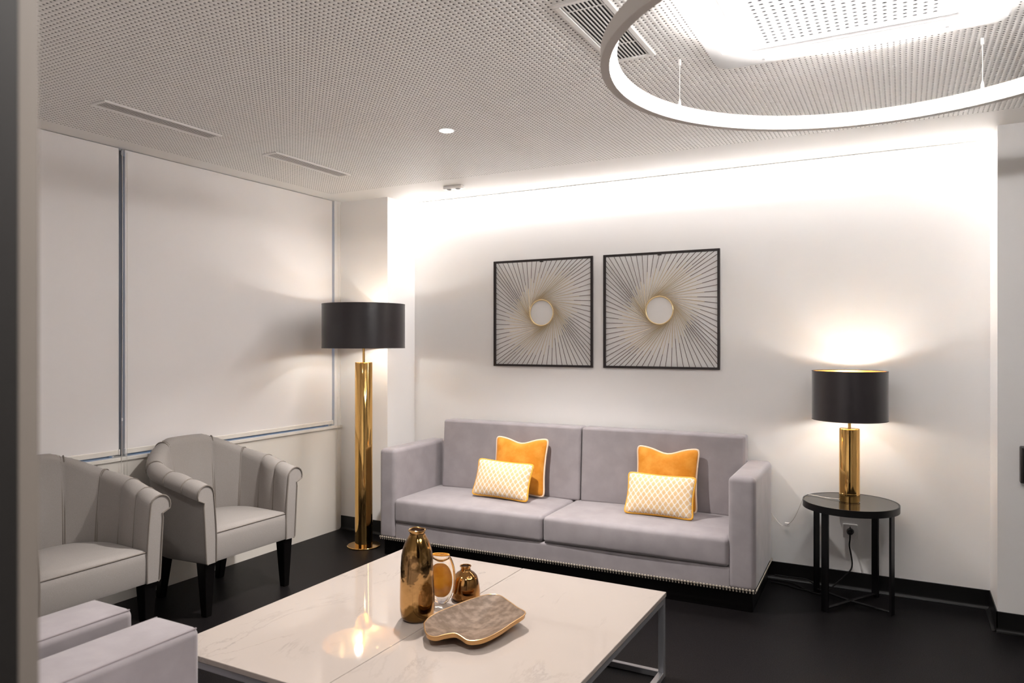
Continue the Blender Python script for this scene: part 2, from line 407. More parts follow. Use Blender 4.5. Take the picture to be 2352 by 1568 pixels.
# ------------------------------------------------------------------ ceiling cassette, grille, vents, downlight, sensor
ca = thing('air_conditioner', 'white ceiling cassette air conditioner with perforated square intake inside the ring lamp', 'air conditioner', (-.165, 2.43, ZC))
S = .475
def rrect(hx, hy, r, n=6, z=0):
    out = []
    for (sx, sy, a0) in ((1, 1, 0), (-1, 1, 90), (-1, -1, 180), (1, -1, 270)):
        for k in range(n+1):
            a = math.radians(a0+90*k/n); out.append(Vector((sx*(hx-r)+r*math.cos(a), sy*(hy-r)+r*math.sin(a), z)))
    return out
def loft(loops, caps=(True, True), bm=None, closed=True):
    bm = bm or bmesh.new(); R_ = [[bm.verts.new(p) for p in lp] for lp in loops]
    for A, B in zip(R_, R_[1:]):
        n = len(A)
        for k in range(n if closed else n-1): bm.faces.new((A[k], A[(k+1) % n], B[(k+1) % n], B[k]))
    if caps[0]: bm.faces.new(R_[0])
    if caps[1]: bm.faces.new(R_[-1])
    return bm
bm = loft([rrect(S, S, .05, z=0), rrect(S, S, .05, z=-.012), rrect(S-.008, S-.008, .045, z=-.020), rrect(.33, .33, .02, z=-.026), rrect(.325, .325, .02, z=-.020), rrect(.30, .30, .02, z=-.020)], (False, False))
obj('fascia', bm, M['cassette'], ca, ang=25)
for k in range(4):
    R_ = Matrix.Rotation(k*PI/2, 4, 'Z'); bm = bmesh.new(); add_box(bm, -.29, .29, .345, .42, -.030, -.024, .002)
    bmesh.ops.transform(bm, matrix=R_, verts=bm.verts); obj('flap', bm, M['cassette'], ca)
    bm = bmesh.new(); add_box(bm, -.30, .30, .418, .424, -.0262, -.0215); bmesh.ops.transform(bm, matrix=R_, verts=bm.verts); obj('slot', bm, M['alu'], ca)
# perforated intake: real round holes
def perf_plate(n, pitch, r, hs, z, t):
    bm = bmesh.new(); seg = 8
    m = hs; x0 = -(n-1)*pitch/2
    top = {}
    def gv(i, j):
        if (i, j) not in top: top[(i, j)] = bm.verts.new((x0+(i-.5)*pitch, x0+(j-.5)*pitch, z))
        return top[(i, j)]
    mid = {}
    def mv(a, b_):
        key = tuple(sorted((a, b_)))
        if key not in mid:
            mid[key] = bm.verts.new((gv(*a).co+gv(*b_).co)/2)
        return mid[key]
    for i in range(n):
        for j in range(n):
            c = Vector((x0+i*pitch, x0+j*pitch, z)); cs_ = [(i, j), (i+1, j), (i+1, j+1), (i, j+1)]
            outer = []
            for k in range(4):
                outer.append(gv(*cs_[k])); outer.append(mv(cs_[k], cs_[(k+1) % 4]))
            inn = [bm.verts.new(c+(o_.co-c).normalized()*r) for o_ in outer]
            dn = [bm.verts.new(v.co+Vector((0, 0, t))) for v in inn]
            for k in range(8):
                bm.faces.new((outer[k], outer[(k+1) % 8], inn[(k+1) % 8], inn[k]))
                bm.faces.new((inn[k], inn[(k+1) % 8], dn[(k+1) % 8], dn[k]))
    h = n*pitch/2
    add_box(bm, -m, m, h, m, z, z+t); add_box(bm, -m, m, -m, -h, z, z+t); add_box(bm, -m, -h, -h, h, z, z+t); add_box(bm, h, m, -h, h, z, z+t)
    return bm
pl = perf_plate(19, .0283, .0082, .30, 0, .003)
bmesh.ops.rotate(pl, verts=pl.verts, matrix=Matrix.Rotation(0, 3, 'Z'))
for v in pl.verts: v.co.z -= .028
obj('intake_grille', pl, M['cassette'], ca, ang=30)
obj('filter', box(-.295, .295, -.295, .295, -.012, -.006), M['dark'], ca)

def vent(name, label, cx, cy, lx, ly, nsl, slw, bars, group=None):
    t = thing(name, label, 'vent', (cx, cy, ZC), 0, group); fr = .018 if lx > .12 else .013
    bm = bmesh.new()
    for a in ((-lx/2, lx/2, -ly/2, -ly/2+fr), (-lx/2, lx/2, ly/2-fr, ly/2), (-lx/2, -lx/2+fr, -ly/2+fr, ly/2-fr), (lx/2-fr, lx/2, -ly/2+fr, ly/2-fr)):
        add_box(bm, a[0], a[1], a[2], a[3], -.008, 0, .0015)
    f = obj('frame', bm, M['white'], t)
    obj('backing', box(-lx/2+fr, lx/2-fr, -ly/2+fr, ly/2-fr, -.0015, -.0002), M['dark'], t)
    iw = lx-2*fr
    for k in range(nsl):
        x = -iw/2+(k+.5)*iw/nsl
        s = box(x-slw/2, x+slw/2, -ly/2+fr, ly/2-fr, -.0050, -.0040, .0004, 1)
        obj('slat', s, M['white'], t)
    for y in bars: obj('crossbar', box(-iw/2, iw/2, y-.003, y+.003, -.0033, -.0016), M['white'], t)
    return t
vent('linear_vent', 'long narrow white ceiling vent nearest the door frame, left of the other slot vent', -3.197, 2.325, .11, .64, 6, .0066, [], 'slot vents along the window side')
vent('linear_vent', 'shorter looking white ceiling slot vent nearer the corner above the floor lamp', -3.197, 3.335, .11, .64, 6, .0066, [], 'slot vents along the window side')
vent('air_grille', 'white rectangular louvred return air grille partly behind the ring lamp', -.905, 2.39, .175, .545, 10, .0062, [-.20, .12])

dl = thing('downlight', 'small round recessed ceiling downlight glowing white', 'light', (-2.058, 3.124, ZC))
obj('trim_ring', lathe([(.034, -.001), (.036, -.004), (.042, -.004), (.044, -.001), (.044, .0)], 40), M['white'], dl)
obj('lens', lathe([(0, -.0025), (.0345, -.0025)], 40), M['down'], dl)
def spot(x, y, wts, par=None):
    l = bpy.data.lights.new('downlight_beam', 'SPOT'); l.energy = wts; l.spot_size = math.radians(110); l.spot_blend = .8; l.shadow_soft_size = .04; l.color = (1, .95, .91)
    o = bpy.data.objects.new('downlight_beam', l); C.objects.link(o)
    if par: o.parent = par; o.location = (0, 0, -.03)
    else: o.location = (x, y, ZC-.03)
spot(0, 0, SPOT_W, dl)
def extra_down(x, y, lab, e=SPOT_W):  # downlights out of view, added to raise the ambient light
    t = thing('downlight', lab, 'light', (x, y, ZC))
    obj('trim_ring', lathe([(.034, -.001), (.036, -.004), (.042, -.004), (.044, -.001), (.044, .0)], 24), M['white'], t)
    obj('lens', lathe([(0, -.0025), (.0345, -.0025)], 24), M['down'], t); spot(0, 0, e, t)
extra_down(-2.058, 1.2, 'unseen downlight added above the armchairs by the door to brighten the room', 7)
extra_down(-.2, .85, 'unseen downlight added above the doorway to brighten the room', 18)

sn = thing('ceiling_sensor', 'small white twin sensor box on the plain ceiling border above the sofa corner', 'sensor', (-2.748, 4.262, ZC))
obj('housing', box(-.075, .075, -.026, .026, -.022, 0, .008, 3), M['plastic'], sn)
for x in (-.036, .036): obj('lens', lathe([(0, -.031), (.010, -.030), (.017, -.026), (.019, -.021)], 20, (x, 0, 0)), M['alu'], sn)

# ------------------------------------------------------------------ roller blinds
def blind(y0, y1, label, chain_y, zb):
    t = thing('roller_blind', label, 'blind', (XL-.012, (y0+y1)/2, zb), 0, 'roller blinds over the window band'); hy = (y1-y0)/2; H_ = ZC-.004-zb
    bm = bmesh.new(); n = 24
    A = []
    for i in range(n+1):
        y = -hy+2*hy*i/n
        A.append([bm.verts.new((dx+.0018*math.sin(i*.9), y, z)) for dx in (0, .0012) for z in (.026, H_)])
    for i in range(n):
        a, c = A[i], A[i+1]
        bm.faces.new((a[2], c[2], c[3], a[3])); bm.faces.new((a[0], a[1], c[1], c[0])); bm.faces.new((a[0], c[0], c[2], a[2]))
    obj('cloth', bm, M['blind'], t)
    obj('bottom_bar', box(-.006, .008, -hy, hy, 0, .028, .004), M['blindbar'], t)
    obj('roller_tube', tube([(-.02, -hy, H_-.012), (-.02, hy, H_-.012)], .018, 20), M['white'], t)
    for s in (-1, 1): obj('end_cap', box(-.008, .010, s*hy-.004, s*hy+.004, -.001, .030, .002), M['plastic'], t)
    pts = []; cy = chain_y-(y0+y1)/2; r = .018; zl = .195-zb if chain_y > 4 else .45-zb
    ztop = H_-.02
    for k in range(30): pts.append((.030+.004*math.sin(k/6), cy-r*(1 if k > 24 else .8), ztop+(zl+r-ztop)*k/29))
    for k in range(1, 10): a = PI+PI*k/10; pts.append((.032, cy+r*math.cos(a), zl+r+r*math.sin(a)))
    for k in range(30): pts.append((.030, cy+r*.8, zl+r+(ztop-zl-r)*k/29))
    ch = obj('bead_chain', tube(pts, .0016, 6), M['chain'], t)
    obj('chain_joint', tube([(.03, cy-r*.8, .19), (.03, cy-r*.8, .205)], .004, 8), M['plastic'], ch)
blind(.66, 2.540, 'white roller blind left of the dark gap, behind the first tub chair', 2.556, .819)
blind(2.578, 4.262, 'wide white roller blind right of the dark gap, ending beside the floor lamp', 4.31, .819)

# ------------------------------------------------------------------ sofa
sofa = thing('sofa', 'long mauve grey velvet sofa with square arms and nailhead trim in the wall niche', 'sofa', (-1.915, 3.972, 0), math.radians(1.6))
HW, AW, DP = 1.2275, .132, .66
obj('plinth', box(-HW+.02, HW-.02, .035, DP-.03, .0, .122, .003), M['blackwood'], sofa)
for s in (-1, 1):
    x0, x1 = (-HW, -HW+AW) if s < 0 else (HW-AW-.012, HW)
    bm = soft_box((x0+x1)/2, DP/2, .42, (x1-x0)/2, DP/2, .304, .030, 0, 0, 4, 6)
    obj('arm', bm, M['velvet'], sofa)
obj('front_rail', soft_box(0, .04, .175, HW-AW+.004, .036, .058, .014, 0, 0, 3, 10), M['velvet'], sofa)
obj('back_frame', soft_box(0, DP-.04, .46, HW-AW+.004, .038, .27, .02, 0, 0, 3, 6), M['velvet'], sofa)
for (x0, x1) in ((-HW+AW-.006, -.012), (-.006, HW-AW-.006)):
    obj('seat_cushion', soft_box((x0+x1)/2, .285, .312, (x1-x0)/2, .292, .080, .026, .020, .010, 4, 10), M['velvet'], sofa)
for (x0, x1) in ((-1.045, .032), (.038, 1.09)):
    bm = soft_box((x0+x1)/2, .585, .632, (x1-x0)/2, .065, .245, .018, 0, .014, 3, 10)
    for v in bm.verts: v.co.y += (v.co.z-.63)*.06
    obj('back_cushion', bm, M['velvet'], sofa)
bm = bmesh.new(); n = 142
for row, (zz, rr_, yy) in enumerate(((.127, .0074, -.0025), (.114, .005, .002))):
    for k in range(n):
        x = -HW+.012+(2*HW-.024)*k/(n-1)
        r = bmesh.ops.create_uvsphere(bm, u_segments=8, v_segments=4, radius=rr_)
        for v in r['verts']: v.co = Vector((x+v.co.x, yy+v.co.y*.6, zz+v.co.z))
    for k in range(38):
        y = .012+(DP-.02)*k/37
        r = bmesh.ops.create_uvsphere(bm, u_segments=8, v_segments=4, radius=rr_)
        for v in r['verts']: v.co = Vector((HW-yy+v.co.x*.6, y+v.co.y, zz+v.co.z))
nt_ = obj('nail_trim', bm, M['nail'], sofa); nt_['kind'] = 'stuff'

# ------------------------------------------------------------------ cushions
def pillow(name, label, loc, wdt, hgt, th, rz, lean, tilt, mt, pm, pinch=.10, chop=0, group=None):
    t = thing(name, label, 'cushion', loc, 0, group)
    n = 22; bm = bmesh.new(); out = []
    def P(u, v, s):
        au, av = 1-u*u, 1-v*v
        x = wdt/2*u*(1-pinch*av**1.0*abs(u)**2); z = hgt/2*v*(1-pinch*au**1.0*abs(v)**2)
        if chop: z -= chop*math.exp(-(u/.42)**2)*max(0, (v+.2)/1.2)**2
        wr = .004*math.sin(9*u+4*v)*math.sin(7*v-3*u)*(au*av)**.4
        cr = 1-.055*(u*u*v*v)**5; x *= cr; z = z*cr
        y = s*(th/2*(max(au, 0)*max(av, 0))**.42+wr*.7)
        return Vector((x, y, z+hgt/2))
    def uu(k): return math.sin((-1+2*k/n)*PI/2)
    F, B_ = [], []
    for i in range(n+1):
        F.append([bm.verts.new(P(uu(i), uu(j), -1)) for j in range(n+1)]); 
    for i in range(n+1):
        B_.append([F[i][j] if i in (0, n) or j in (0, n) else bm.verts.new(P(uu(i), uu(j), 1)) for j in range(n+1)])
    for i in range(n):
        for j in range(n):
            bm.faces.new((F[i][j], F[i+1][j], F[i+1][j+1], F[i][j+1]))
            q = (B_[i][j], B_[i][j+1], B_[i+1][j+1], B_[i+1][j])
            try: bm.faces.new(q)
            except ValueError: pass
    loop = [P(uu(i), -1, 0) for i in range(n)]+[P(1, uu(j), 0) for j in range(n)]+[P(uu(n-i), 1, 0) for i in range(n)]+[P(-1, uu(n-j), 0) for j in range(n)]
    R_ = Matrix.Rotation(rz, 4, 'Z') @ Matrix.Rotation(-lean, 4, 'X') @ Matrix.Rotation(tilt, 4, 'Y')
    t.matrix_world = Matrix.Translation(loc) @ R_
    obj('cover', bm, mt, t, ang=80)
    obj('piping', tube(loop, .0074, 8, closed=True), pm, t)
    return t
pillow('square_cushion', 'mustard velvet square cushion with pale piping, left one of two on the sofa', (-2.300, 4.36, .412), .392, .388, .13, math.radians(3), math.radians(12), 0, M['mustard'], M['creampipe'], .08, .028, 'mustard velvet cushions')
pillow('square_cushion', 'mustard velvet square cushion with pale piping, right one of two on the sofa', (-1.290, 4.385, .412), .392, .388, .13, math.radians(2), math.radians(12), 0, M['mustard'], M['creampipe'], .08, .03, 'mustard velvet cushions')
pillow('patterned_cushion', 'cream lattice patterned oblong cushion with mustard piping leaning at the left of the sofa', (-2.345, 4.185, .420), .415, .245, .11, math.radians(2), math.radians(22), math.radians(2.0), M['lattice'], M['mustardpipe'], .07, 0, 'lattice cushions')
pillow('patterned_cushion', 'cream lattice patterned oblong cushion with mustard piping leaning at the right of the sofa', (-1.283, 4.215, .414), .415, .248, .11, math.radians(3), math.radians(22), math.radians(.8), M['lattice'], M['mustardpipe'], .07, 0, 'lattice cushions')

# ------------------------------------------------------------------ tub chairs (face +x)
def tub_chair():
    t = thing('tub_chair', 'x', 'chair', (0, 0, 0), 0, 'pale tub chairs under the window')
    # inner plan path, from far arm front (y=+) round the back to near arm front, by arclength from the centre of the back
    yi, xb, rc = .262, -.475, .22
    half = []                                    # from back centre to front, y>0
    n1 = 10
    for k in range(n1): half.append(Vector((xb, (yi-rc)*k/n1, 0)))
    for k in range(17): a = PI/2*k/16; half.append(Vector((xb+rc-rc*math.cos(a), (yi-rc)+rc*math.sin(a), 0)))
    for k in range(1, 17): q = k/16; half.append(Vector(((xb+rc)*(1-q), yi-.014*q, 0)))
    cum = [0]
    for a, b_ in zip(half, half[1:]): cum.append(cum[-1]+(b_-a).length)
    Lh = cum[-1]
    def plan(s):                                 # s in [-Lh, Lh]
        a = abs(s)
        for k in range(len(half)-1):
            if a <= cum[k+1]+1e-9: f = (a-cum[k])/(cum[k+1]-cum[k]); p = half[k].lerp(half[k+1], f); d = (half[k+1]-half[k]).normalized(); break
        nrm = Vector((-d.y, d.x, 0))             # outward (away from the seat)
        if s < 0: p = Vector((p.x, -p.y, 0)); nrm = Vector((nrm.x, -nrm.y, 0))
        return p, nrm
    def sm(x): x = max(0, min(1, x)); return x*x*(3-2*x)
    seams = [.125, .265, .395, .525]
    seams = [q for q in seams if q < Lh-.08]
    def top(s):                                  # height of the roll
        a = abs(s); return .888-.060*sm((a-.07)/.25)-.128*min(1, max(0, (a-.09)/(Lh-.10)))**.95
    def prof(s, bulge=True, off=0.0):
        a = abs(s); H = top(s); k = 1-sm((a-.12)/.38)          # 1 at back, 0 at arms
        lean = .018+.040*k; rr_ = .040+.011*(1-k)
        edges = [-q for q in reversed(seams)]+seams; edges = [-Lh]+edges+[Lh]
        bl = 0
        if bulge:
            for e0, e1 in zip(edges, edges[1:]):
                if e0 <= s <= e1: bl = .015*(math.sin(PI*(s-e0)/(e1-e0)))**.5 if e1 > e0 else 0; break
        z0, zr = .40, H-rr_
        pts = []
        for i in range(9):
            q = i/8; z = z0+(zr-z0)*q; o = lean*q**1.5
            pts.append((o-bl*min(1, .3+q)-off, z))
        o = lean
        for i in range(1, 11):                  # roll over
            a_ = PI*i/10*1.12; bb = bl*max(0, 1-i/5)*1.0+bl*.12; pts.append((o+rr_-(rr_+bb+off)*math.cos(a_)*1.0, zr+(rr_+bb+off)*math.sin(a_)))
        # tuck and outer wall
        po = .068+.018*k
        pts.append((max(po-.002+lean*.7, .03), H-rr_*1.75)); pts.append((po+lean*.75, H-rr_*2.2))
        pts.append((po+lean*.45, .5)); pts.append((po, .35)); pts.append((po-.004, .292)); pts.append((po-.012, .284))
        return pts
    N = 132; bm = bmesh.new(); R_ = []
    for i in range(N+1):
        s = -Lh+2*Lh*i/N; s = min(max(s, -Lh), Lh); p, nr = plan(s)
        pr_ = prof(s)
        pts = pr_+[(.0, .284)]                  # bottom return to inner side
        R_.append([bm.verts.new(p+nr*o+Vector((0, 0, z))) for o, z in pts])
    m = len(R_[0])
    for i in range(N):
        for k in range(m): bm.faces.new((R_[i][k], R_[i+1][k], R_[i+1][(k+1) % m], R_[i][(k+1) % m]))
    bm.faces.new(R_[0]); bm.faces.new(R_[-1])
    shell = obj('shell', bm, M['linen'], t, ang=50)
    for s in [-q for q in seams]+seams:
        for d in ((-.0045, .0045) if abs(s) in (seams[0], seams[1]) else (0,)):
            p, nr = plan(s+d); pts = [p+nr*o+Vector((0, 0, z)) for o, z in prof(s, False, .001)[:19]]
            obj('seam_piping', tube(pts, .0036, 6), M['linenpipe'], t)
    for e in (-1, 1):                            # front scroll piping
        p, nr = plan(e*Lh); pts = [p+nr*o+Vector((.002, 0, z)) for o, z in [(0, .288)]+prof(e*Lh, False, .001)]
        obj('scroll_piping', tube(pts, .0042, 6), M['linenpipe'], t)
    # seat
    bm = bmesh.new(); M_ = 40; rows = []
    outline = [plan(-Lh+2*Lh*i/M_)[0] for i in range(M_+1)]
    def ring_(sc_, z, fx): return [bm.verts.new(((q.x+.22)*sc_-.22 if q.x < -.02 else fx, q.y*sc_*1.0, z+ (0 if q.x < -.1 else 0))) for q in outline]
    prof_s = [(1.0, .286, -.006), (1.0, .30, -.002), (1.0, .40, .0), (.995, .432, -.004), (.97, .446, -.014), (.85, .456, -.05), (.6, .464, -.10), (.3, .467, -.16)]
    RR_ = [ring_(*q) for q in prof_s]
    for A, B_ in zip(RR_, RR_[1:]):
        for k in range(len(A)): bm.faces.new((A[k], A[(k+1) % len(A)], B_[(k+1) % len(A)], B_[k]))
    bm.faces.new(RR_[0]); bm.faces.new(RR_[-1])
    seat = obj('seat', bm, M['linen'], t, ang=60)
    y = yi-.014
    obj('seat_piping', tube([(-.004, -y+2*y*k/20, .437) for k in range(21)], .0034, 6), M['linenpipe'], seat)
    for (x, yy, lean_x, lean_y) in ((-.045, .275, .004, .0), (-.045, -.275, .004, 0), (-.475, .20, -.035, .0), (-.475, -.20, -.035, 0)):
        a, b2 = .034, .019
        lo = [Vector((x+lean_x+sx*b2, yy+lean_y+sy*b2, 0)) for sx, sy in ((-1, -1), (1, -1), (1, 1), (-1, 1))]
        hi = [Vector((x+sx*a, yy+sy*a, .288)) for sx, sy in ((-1, -1), (1, -1), (1, 1), (-1, 1))]
        bl = loft([lo, hi]); bmesh.ops.bevel(bl, geom=list(bl.edges), offset=.0025, segments=2, affect='EDGES')
        lg = obj('leg', bl, M['blackwood'], t)
    return t
c2 = tub_chair()
c2['label'] = 'pale grey tub chair with scroll arms whose two arms both show, nearer the floor lamp'
c1 = copy_tree(c2)
c2.location = (-3.20, 2.90, 0); c1.location = (-3.20, 2.005, 0)
c1['label'] = 'pale grey tub chair cut off by the door frame, behind the velvet box armchairs'

# ------------------------------------------------------------------ velvet box armchairs in the foreground (face +y)
def box_chair(name, cat, W_):
    t = thing(name, 'x', cat, (0, 0, 0), 0)
    D_, A_ = .86, .20
    for s in (-1, 1):
        cx = s*(W_/2-A_/2)
        a = obj('arm', soft_box(cx, -D_/2, .36, A_/2, D_/2, .24, .028, .006, 0, 4, 6), M['velvet'], t)
        for e in (-1, 1):
            x = cx+e*(A_/2-.010)
            obj('seam', tube([(x, -.012-(D_-.03)*k/10, .594) for k in range(11)], .0028, 6), M['pipe'], a)
    obj('base', box(-W_/2+A_, W_/2-A_, -D_+.02, -.01, .12, .27, .01), M['velvet'], t)
    obj('seat_cushion', soft_box(0, -.35, .345, W_/2-A_-.003, .34, .075, .03, .012, .006, 4, 8), M['velvet'], t)
    obj('backrest', soft_box(0, -D_+.09, .50, W_/2-A_+.002, .09, .24, .03, 0, -.01, 4, 8), M['velvet'], t)
    for sx in (-1, 1):
        for sy in (-.07, -D_+.07): obj('leg', box(sx*(W_/2-.07)-.025, sx*(W_/2-.07)+.025, sy-.025, sy+.025, 0, .125, .003), M['blackwood'], t)
    return t
bA = box_chair('box_armchair', 'armchair', .85); bB = box_chair('box_loveseat', 'sofa', 1.45)
bA.location = (-2.165-.425, 1.482, 0); bB.location = (-2.050+.725, 1.482, 0)
bA['label'] = 'mauve grey velvet armchair arm beside the door frame, behind the larger nearest arm'
bB['label'] = 'mauve grey velvet seat nearest the camera, its square arm beside the marble table corner'

# ------------------------------------------------------------------ coffee table
tb = thing('coffee_table', 'low square pale marble coffee table on a thin steel frame', 'table', (-1.607, 2.40, 0))
TX, TY, TZ = .703, .698, .365
for s in (-1, 1):
    x0, x1 = (-TX, -.0012) if s < 0 else (.0012, TX)
    obj('marble_slab', box(x0, x1, -TY, TY, TZ-.020, TZ, .0022, 2), M['marble'], tb, smooth=False)
tw = .0125
def bar(a, b_): return box(min(a[0], b_[0])-tw, max(a[0], b_[0])+tw, min(a[1], b_[1])-tw, max(a[1], b_[1])+tw, min(a[2], b_[2])-tw, max(a[2], b_[2])+tw, .0015, 1)
fx, fy, zt = TX-.016, TY-.016, TZ-.0205-tw
for sx in (-1, 1):
    for sy in (-1, 1): obj('leg', bar((sx*fx, sy*fy, tw+.0001), (sx*fx, sy*fy, zt)), M['steel'], tb)
for z, nm in ((tw+.0001, 'floor_rail'), (zt, 'top_rail')):
    for s in (-1, 1):
        obj(nm, bar((-fx+2*tw+.0005, s*fy, z), (fx-2*tw-.0005, s*fy, z)), M['steel'], tb)
        obj(nm, bar((s*fx, -fy+2*tw+.0005, z), (s*fx, fy-2*tw-.0005, z)), M['steel'], tb)
obj('centre_rail', bar((0, -fy+2*tw+.0005, zt), (0, fy-2*tw-.0005, zt)), M['steel'], tb)

# ------------------------------------------------------------------ things on the coffee table
def wob(amp, k, ph, zf):
    return lambda q, a: Vector((q.x*(1+amp*math.sin(k*a+ph+q.z*zf)), q.y*(1+amp*math.sin(k*a+ph+q.z*zf)), q.z))
tv = thing('tall_vase', 'tall blotched shiny gold bottle vase on the marble table', 'vase', (-1.677, 2.338, TZ))
pf = [(0, 0), (.046, 0), (.056, .004), (.064, .016), (.0675, .04), (.068, .08), (.066, .14), (.064, .20), (.061, .25), (.056, .275), (.047, .300), (.037, .318), (.0315, .328), (.030, .335), (.0305, .341), (.0335, .347)]
obj('body', lathe(pf, 64, deform=wob(.018, 3, 0, 14)), M['vasegold'], tv, ang=60)
obj('rim', tube([(.0325*math.cos(a), .0325*math.sin(a), 0.3475+.0014*math.sin(3*a)) for a in [2*PI*k/40 for k in range(40)]], .0032, 8, closed=True), M['vasegold'], tv)
obj('inside', lathe([(.031, .346), (.028, .335), (.027, .325), (0, .323)], 40), M['vasein'], tv)
sv = thing('small_vase', 'small round shouldered bronze gold vase behind the brown dish', 'vase', (-1.625, 2.612, TZ))
pf = [(0, 0), (.048, 0), (.056, .004), (.062, .018), (.0615, .040), (.058, .065), (.053, .088), (.048, .100), (.036, .112), (.025, .119), (.0215, .123), (.0205, .134), (.0225, .139)]
obj('body', lathe(pf, 56, deform=wob(.014, 4, 1, 10)), M['vasebronze'], sv, ang=60)
obj('rim', tube([(.0222*math.cos(a), .0222*math.sin(a), 0.140) for a in [2*PI*k/32 for k in range(32)]], .0024, 8, closed=True), M['vasebronze'], sv)
obj('inside', lathe([(.021, .139), (.019, .132), (0, .129)], 32), M['vasein'], sv)
gv_ = thing('glass_vase', 'flat clear and amber glass vase half hidden behind the tall gold vase', 'vase', (-1.688, 2.520, TZ), math.radians(20)); gv_.scale = (1, 1, .955)
def lens(hw_, hz, ht, z0, flat=.42, open_top=False):
    prof_ = []; n = 22
    for i in range(n+1):
        a = PI*i/n; z = z0+hz-hz*math.cos(a); r = hw_*math.sin(a)**.75
        if z < z0+.004: r = max(r, hw_*.30)
        if open_top and z > z0+2*hz-.016: break
        prof_.append((r, z))
    prof_ = [(0, prof_[0][1])]+prof_
    return prof_
pv = lens(.062, .112, 0, 0, open_top=True); pv += [(pv[-1][0]-.004, pv[-1][1]), (pv[-1][0]-.004, pv[-1][1]-.012), (.012, .182), (0, .180)]
obj('body', lathe(pv, 48, deform=lambda q, a: Vector((q.x, q.y*.42, q.z))), M['glass'], gv_, ang=60)
obj('amber_core', lathe([(0, .03)]+[(.047*math.sin(PI*i/16)**.8, .03+.073-.073*math.cos(PI*i/16)) for i in range(1, 16)]+[(0, .176)], 40, deform=lambda q, a: Vector((q.x, q.y*.30, q.z))), M['amber'], gv_)
obj('amber_lip', tube([(.034*math.cos(a), .034*math.sin(a)*.42, .212) for a in [2*PI*k/32 for k in range(32)]], .004, 8, closed=True), M['amber'], gv_)

# leaf dish: outline of the rim in world metres
OUTW = [Vector(p) for p in [(-1.558, 2.2146, 0.412), (-1.5005, 2.1462, 0.41), (-1.4589, 2.1393, 0.408), (-1.4296, 2.1599, 0.414), (-1.4005, 2.1772, 0.418), (-1.3745, 2.1764, 0.414), (-1.3429, 2.1711, 0.407), (-1.3146, 2.1825, 0.407), (-1.2918, 2.2142, 0.409), (-1.2755, 2.2791, 0.412), (-1.267, 2.3609, 0.417), (-1.2587, 2.4514, 0.424), (-1.3191, 2.5002, 0.42), (-1.3927, 2.5588, 0.416), (-1.4546, 2.5992, 0.414), (-1.4974, 2.5878, 0.414), (-1.522, 2.5404, 0.414), (-1.5422, 2.4738, 0.414), (-1.557, 2.4017, 0.414), (-1.5706, 2.3322, 0.414), (-1.572, 2.2653, 0.413)]]
cen = sum(OUTW, Vector())/len(OUTW)
ds = thing('leaf_dish', 'leaf shaped mottled brown dish with bronze edge on the marble table', 'dish', (cen.x, cen.y, TZ))
O2 = smoothpath([OUTW[k]-Vector((cen.x, cen.y, TZ)) for k in range(len(OUTW))]+[OUTW[0]-Vector((cen.x, cen.y, TZ))], 4)[:-1]
bm = bmesh.new(); nn = len(O2); T_, U_ = [], []
for q in (1.0, .94, .85, .72, .55, .35, .15):
    h = q**1.9
    T_.append([bm.verts.new((p.x*q, p.y*q, .0085+(p.z-.0085)*h)) for p in O2])
for q in (1.0, .90, .72, .50, .3):
    h = q**2.6
    U_.append([bm.verts.new((p.x*q*.99, p.y*q*.99, max(.0003, (p.z-.007)*h) if q < 1 else p.z-.017)) for p in O2])
for lst, mi in ((T_, 0), (U_, 1)):
    for A, B_ in zip(lst, lst[1:]):
        for k in range(nn): f = bm.faces.new((A[k], A[(k+1) % nn], B_[(k+1) % nn], B_[k])); f.material_index = mi
    f = bm.faces.new(lst[-1]); f.material_index = mi
for k in range(nn): f = bm.faces.new((T_[0][k], T_[0][(k+1) % nn], U_[0][(k+1) % nn], U_[0][k])); f.material_index = 1
obj('bowl', bm, [M['tray'], M['trayrim']], ds, ang=50)
obj('edge', tube([p+Vector((0, 0, -.002)) for p in O2], .0024, 8, closed=True), M['trayrim'], ds)

# ------------------------------------------------------------------ lamps
def shade(t, z0, z1, r0, r1):
    s = obj('lamp_shade', lathe([(r0, z0), (r1, z1)], 96), M['shade'], t)
    s2 = obj('shade_lining', lathe([(r0-.0022, z0+.001), (r1-.0022, z1-.001)], 96), M['golddull'], s)
    for r, z in ((r0, z0), (r1, z1)):
        obj('shade_rim', tube([((r-.001)*math.cos(a), (r-.001)*math.sin(a), z) for a in [2*PI*k/96 for k in range(96)]], .0022, 6, closed=True), M['shadetrim'], s)
    for k in range(3):
        a = k*2*PI/3+.4; obj('shade_spoke', tube([(0, 0, z0+.05), ((r0-.003)*math.cos(a), (r0-.003)*math.sin(a), z0+.02)], .0016, 6), M['gold'], s)
fl = thing('floor_lamp', 'tall gold column floor lamp with black drum shade in the corner', 'lamp', (-3.372, 4.055, 0))
obj('base', lathe([(0, 0), (.114, 0), (.116, .003), (.116, .008), (.113, .010), (0, .010)], 72), M['gold'], fl, ang=30)
obj('column', lathe([(0, .0101), (.061, .0101), (.061, 1.300), (.0595, 1.303), (0, 1.303)], 72, deform=lambda q, a: Vector((q.x*(1+.006*math.sin(2*a+q.z*5)), q.y*(1+.006*math.sin(2*a+q.z*5)), q.z))), M['gold'], fl, ang=30)
obj('stem', tube([(0, 0, 1.303), (0, 0, 1.56)], .0085, 16), M['gold'], fl)
shade(fl, 1.405, 1.712, .290, .290)
